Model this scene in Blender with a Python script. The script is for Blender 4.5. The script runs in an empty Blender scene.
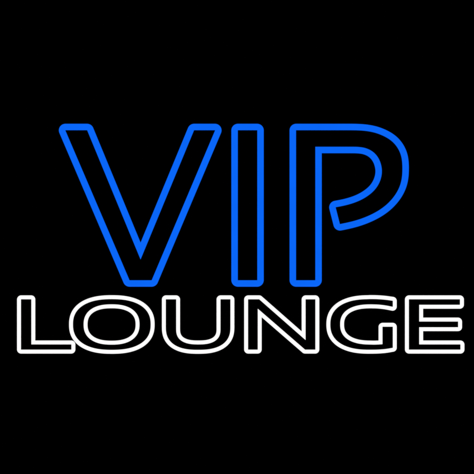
import bpy, bmesh, math
from mathutils import Vector

# ------------------------------------------------------------------ scale
# The sign is drawn on a 474-unit grid; one unit is 1/474 m, so the board area is 1 m wide.
U = 1.0 / 474.0
W_BLUE, W_WHITE = 6.4, 3.85         # tube diameters in units
WALL_Y = 0.0

scene = bpy.context.scene
col = scene.collection

# ------------------------------------------------------------------ materials
def neon_material(name, rgb, strength):
    m = bpy.data.materials.new(name)
    m.use_nodes = True
    nt = m.node_tree
    p = nt.nodes['Principled BSDF']
    p.inputs['Base Color'].default_value = (*[0.02 + 0.05 * c for c in rgb], 1)
    p.inputs['Roughness'].default_value = 0.35
    p.inputs['Specular IOR Level'].default_value = 0.0
    # faint unevenness of the gas glow along the tube
    tc = nt.nodes.new('ShaderNodeTexCoord')
    nz = nt.nodes.new('ShaderNodeTexNoise')
    nz.inputs['Scale'].default_value = 22.0
    nz.inputs['Detail'].default_value = 2.0
    mr = nt.nodes.new('ShaderNodeMapRange')
    mr.inputs['From Min'].default_value = 0.3
    mr.inputs['From Max'].default_value = 0.7
    mr.inputs['To Min'].default_value = strength * 0.985
    mr.inputs['To Max'].default_value = strength * 1.035
    nt.links.new(tc.outputs['Object'], nz.inputs['Vector'])
    nt.links.new(nz.outputs['Fac'], mr.inputs['Value'])
    nt.links.new(mr.outputs['Result'], p.inputs['Emission Strength'])
    p.inputs['Emission Color'].default_value = (*rgb, 1)
    return m

MAT_BLUE = neon_material('blue_neon', (0.003, 0.133, 0.93), 1.0)
MAT_WHITE = neon_material('white_neon', (1.0, 1.0, 1.0), 1.0)

mw = bpy.data.materials.new('matt_black_wall')
mw.use_nodes = True
nt = mw.node_tree
p = nt.nodes['Principled BSDF']
p.inputs['Roughness'].default_value = 1.0
p.inputs['Specular IOR Level'].default_value = 0.0
nz = nt.nodes.new('ShaderNodeTexNoise')
nz.inputs['Scale'].default_value = 14.0
nz.inputs['Detail'].default_value = 6.0
cr = nt.nodes.new('ShaderNodeValToRGB')
cr.color_ramp.elements[0].color = (0.0003, 0.0003, 0.0003, 1)
cr.color_ramp.elements[1].color = (0.0007, 0.0007, 0.0008, 1)
nt.links.new(nz.outputs['Fac'], cr.inputs['Fac'])
nt.links.new(cr.outputs['Color'], p.inputs['Base Color'])

# ------------------------------------------------------------------ 2D outline helpers (grid units, y down)
def catmull(pts, n=8):
    """smooth open curve through the points (endpoints included), centripetal"""
    P = [Vector(q) for q in pts]
    P = [P[0] * 2 - P[1]] + P + [P[-1] * 2 - P[-2]]
    out = []
    for i in range(1, len(P) - 2):
        p0, p1, p2, p3 = P[i - 1:i + 3]
        t0 = 0.0
        t1 = t0 + (p1 - p0).length ** 0.5
        t2 = t1 + (p2 - p1).length ** 0.5
        t3 = t2 + (p3 - p2).length ** 0.5
        for k in range(n):
            t = t1 + (t2 - t1) * k / n
            A1 = p0 * ((t1 - t) / (t1 - t0)) + p1 * ((t - t0) / (t1 - t0))
            A2 = p1 * ((t2 - t) / (t2 - t1)) + p2 * ((t - t1) / (t2 - t1))
            A3 = p2 * ((t3 - t) / (t3 - t2)) + p3 * ((t - t2) / (t3 - t2))
            B1 = A1 * ((t2 - t) / (t2 - t0)) + A2 * ((t - t0) / (t2 - t0))
            B2 = A2 * ((t3 - t) / (t3 - t1)) + A3 * ((t - t1) / (t3 - t1))
            out.append(B1 * ((t2 - t) / (t2 - t1)) + B2 * ((t - t1) / (t2 - t1)))
    out.append(P[-2])
    return [(v.x, v.y) for v in out]

def smooth(pts, times=3):
    """light smoothing of an open polyline, ends fixed"""
    for _ in range(times):
        q = [pts[0]]
        for i in range(1, len(pts) - 1):
            q.append(((pts[i-1][0] + 2*pts[i][0] + pts[i+1][0]) / 4,
                      (pts[i-1][1] + 2*pts[i][1] + pts[i+1][1]) / 4))
        q.append(pts[-1])
        pts = q
    return pts

def sarc(cx, cy, a, b, n, t0, t1, steps):
    """superellipse arc, angles in degrees, y down"""
    out = []
    for k in range(steps + 1):
        t = math.radians(t0 + (t1 - t0) * k / steps)
        c, s = math.cos(t), math.sin(t)
        out.append((cx + a * math.copysign(abs(c) ** (2 / n), c),
                    cy + b * math.copysign(abs(s) ** (2 / n), s)))
    return out

def clean(pts, eps=0.03):
    out = []
    for q in pts:
        v = Vector(q)
        if not out or (v - out[-1]).length > eps:
            out.append(v)
    if (out[0] - out[-1]).length < eps:
        out.pop()
    return out

def centreline(pts, w):
    """closed letter outline -> closed centreline of a tube that hugs it from outside.
    Every convex corner gets a bend of radius w/2, every reflex corner a mitre."""
    P = clean(pts)
    area = sum(P[i].x * P[(i+1) % len(P)].y - P[(i+1) % len(P)].x * P[i].y for i in range(len(P)))
    if area < 0:
        P.reverse()
    r = w / 2
    n = len(P)
    out = []
    for i in range(n):
        d0 = (P[i] - P[i-1]).normalized()
        d1 = (P[(i+1) % n] - P[i]).normalized()
        n0 = Vector((d0.y, -d0.x))          # outward normals for positive area, y down
        n1 = Vector((d1.y, -d1.x))
        cross = d0.x * d1.y - d0.y * d1.x
        ang = math.atan2(cross, d0.dot(d1))
        if ang > math.radians(22):
            steps = max(3, int(math.degrees(ang) / 9))
            a0 = math.atan2(n0.y, n0.x)
            for k in range(steps + 1):
                a = a0 + ang * k / steps
                out.append(P[i] + Vector((math.cos(a), math.sin(a))) * r)
        else:
            m = (n0 + n1)
            m = m / m.length
            out.append(P[i] + m * (r / max(0.2, m.dot(n0))))
    return [(v.x, v.y) for v in out]

# ------------------------------------------------------------------ tube sweep
SIDES = 28
def add_tube(bm, pts, w):
    """sweep a round glass tube along a closed path; its back touches the wall"""
    P = clean(pts, 0.01)
    n = len(P)
    r = w / 2
    rings = []
    for i in range(n):
        d0 = (P[i] - P[i-1]).normalized()
        d1 = (P[(i+1) % n] - P[i]).normalized()
        n0 = Vector((d0.y, -d0.x)); n1 = Vector((d1.y, -d1.x))
        m = (n0 + n1).normalized()
        s = 1.0 / max(0.2, m.dot(n0))
        ring = []
        for k in range(SIDES):
            a = 2 * math.pi * k / SIDES
            q = P[i] + m * (math.cos(a) * r * s)
            depth = r + math.sin(a) * r
            ring.append(bm.verts.new(((q.x - 237) * U, WALL_Y - (depth + 0.15) * U, (237 - q.y) * U)))
        rings.append(ring)
    for i in range(n):
        A, B = rings[i], rings[(i+1) % n]
        for k in range(SIDES):
            f = bm.faces.new((A[k], A[(k+1) % SIDES], B[(k+1) % SIDES], B[k]))
            f.smooth = True

def letter(paths, w, mat, parent, label):
    bm = bmesh.new()
    for pth in paths:
        add_tube(bm, pth, w)
    bmesh.ops.recalc_face_normals(bm, faces=bm.faces)
    me = bpy.data.meshes.new('letter')
    bm.to_mesh(me); bm.free()
    me.materials.append(mat)
    o = bpy.data.objects.new('letter', me)
    col.objects.link(o)
    o.parent = parent
    o['label'] = label
    return o

# ------------------------------------------------------------------ the letters
T, B = 130.45, 280.05                                  # VIP top / bottom
V = [(65.6, T), (87.1, T), (140.6, 260.0), (194.2, T), (214.9, T), (151.6, B), (129.7, B)]
I = [(238.0, T), (257.1, T), (257.1, B), (238.0, B)]

p_out = catmull([(345, T), (352, T), (360.1, 130.6), (367.4, 131.3), (375.6, 132.9), (383.8, 136.2), (390.2, 139.9),
                 (395.3, 144.7), (399.4, 151.1), (401.7, 158.5), (402.2, 166.5), (402.1, 173.5),
                 (401.4, 180.1), (399.2, 187.6), (394.8, 195.5), (388, 203.4), (379.5, 210.0), (370.3, 214.9),
                 (361.3, 218.6), (351.3, 221.6), (340.0, 223.9)])
p_in = catmull([(335.8, 207.4), (344.2, 205.8), (353.2, 203.3), (361.9, 199.7), (370.0, 194.5), (375.5, 189.2),
                (379.3, 183.2), (381.5, 176.8), (382.1, 170.3), (380.9, 163.5), (378.3, 157.6), (374.6, 153.0),
                (370.1, 149.8), (364.4, 147.6), (357.7, 146.7), (350, 146.6)])
P_ = [(296.2, T)] + smooth(p_out, 36) + smooth(p_in, 14) + [(315.1, 146.6), (315.1, B), (296.2, B)]

t, b = 299.55, 349.5                                   # LOUNGE top / bottom
L = [(21.05, t), (31.0, t), (31.0, 344.7), (71.1, 344.7), (71.1, b), (21.05, b)]
O_outer = sarc(111.75, 324.55, 40.85, 27.35, 2.36, 0, 359, 150)
O_inner = sarc(111.5, 324.55, 26.0, 18.2, 2.38, 0, 359, 120)
u_out = sarc(198.1, 327.0, 32.1, 22.7, 2.5, 180, 0, 80)
u_in = sarc(198.3, 329.0, 22.4, 15.7, 2.55, 0, 180, 70)
U_ = [(166.0, t), (175.9, t)] + list(reversed(u_in)) + [(220.7, t), (230.2, t)] + list(reversed(u_out))
N = [(248.3, t), (259.1, t), (305.85, 340.6), (305.85, t), (315.2, t), (315.2, b), (305.2, b),
     (257.55, 308.2), (257.55, b), (248.3, b)]
g_out = (catmull([(392.7, 347.7), (385.3, 348.9), (377, 349.5), (370, 349.6)], 6)
         + sarc(369.4, 324.5, 38.8, 25.1, 2.36, 91, 269, 90)
         + catmull([(370, 299.3), (377, 299.4), (385.3, 300.0), (392.7, 301.0)], 6))
g_in = (catmull([(392.7, 306.6), (385.3, 305.2), (378, 304.4), (371.5, 304.2)], 6)
        + sarc(371.0, 324.5, 31.0, 20.3, 2.38, 269, 91, 80)
        + [(374.0, 344.9), (378.0, 344.8), (382.8, 344.5)])
G = g_out + g_in + [(382.8, 327.0), (392.7, 327.0)]
E = [(409.2, t), (459.9, t), (459.9, 304.6), (419.1, 304.6), (419.1, 321.8), (458.05, 321.8), (458.05, 327.05),
     (419.1, 327.05), (419.1, 344.7), (460.4, 344.7), (460.4, b), (409.2, b)]

sign = bpy.data.objects.new('neon_sign', None)
sign.empty_display_size = 0.1
col.objects.link(sign)
sign['label'] = 'glowing neon sign reading VIP in blue above LOUNGE in white, on a black wall'
sign['category'] = 'neon sign'

def lettering(label):
    e = bpy.data.objects.new('lettering', None)
    e.empty_display_size = 0.05
    col.objects.link(e)
    e.parent = sign
    e['label'] = label
    return e

vip = lettering('large blue outlined word VIP')
for ch, pts in (('V', V), ('I', I), ('P', P_)):
    letter([centreline(pts, 6.82)], W_BLUE, MAT_BLUE, vip, 'blue outlined letter ' + ch)
lounge = lettering('white outlined word LOUNGE')
for ch, pts in (('L', L), ('O', None), ('U', U_), ('N', N), ('G', G), ('E', E)):
    paths = [O_outer, O_inner] if ch == 'O' else [centreline(pts, 4.37)]
    letter(paths, W_WHITE, MAT_WHITE, lounge, 'white outlined letter ' + ch)

# ------------------------------------------------------------------ wall behind the sign
bm = bmesh.new()
bmesh.ops.create_cube(bm, size=1.0)
for v in bm.verts:
    v.co = Vector((v.co.x * 12, (v.co.y + 0.5) * 0.1 + WALL_Y, v.co.z * 8))
me = bpy.data.meshes.new('wall')
bm.to_mesh(me); bm.free()
me.materials.append(mw)
wall = bpy.data.objects.new('wall', me)
col.objects.link(wall)
wall['kind'] = 'structure'

# ------------------------------------------------------------------ world: dark room
w = bpy.data.worlds.new('World')
scene.world = w
w.use_nodes = True
bg = w.node_tree.nodes['Background']
bg.inputs['Color'].default_value = (0, 0, 0, 1)
bg.inputs['Strength'].default_value = 0.0

# ------------------------------------------------------------------ camera
DIST = 2.6
cam = bpy.data.cameras.new('camera')
cam.sensor_width = 36
cam.lens = 36 * DIST / 1.0
cam.clip_end = 100
co = bpy.data.objects.new('camera', cam)
co.location = (0, -DIST - 0.006, 0)
co.rotation_euler = (math.radians(90), 0, 0)
col.objects.link(co)
scene.camera = co

scene.view_settings.view_transform = 'Standard'
scene.view_settings.look = 'None'
scene.view_settings.exposure = 0
scene.view_settings.gamma = 1
scene.cycles.filter_width = 2.0
scene.cycles.max_bounces = 3
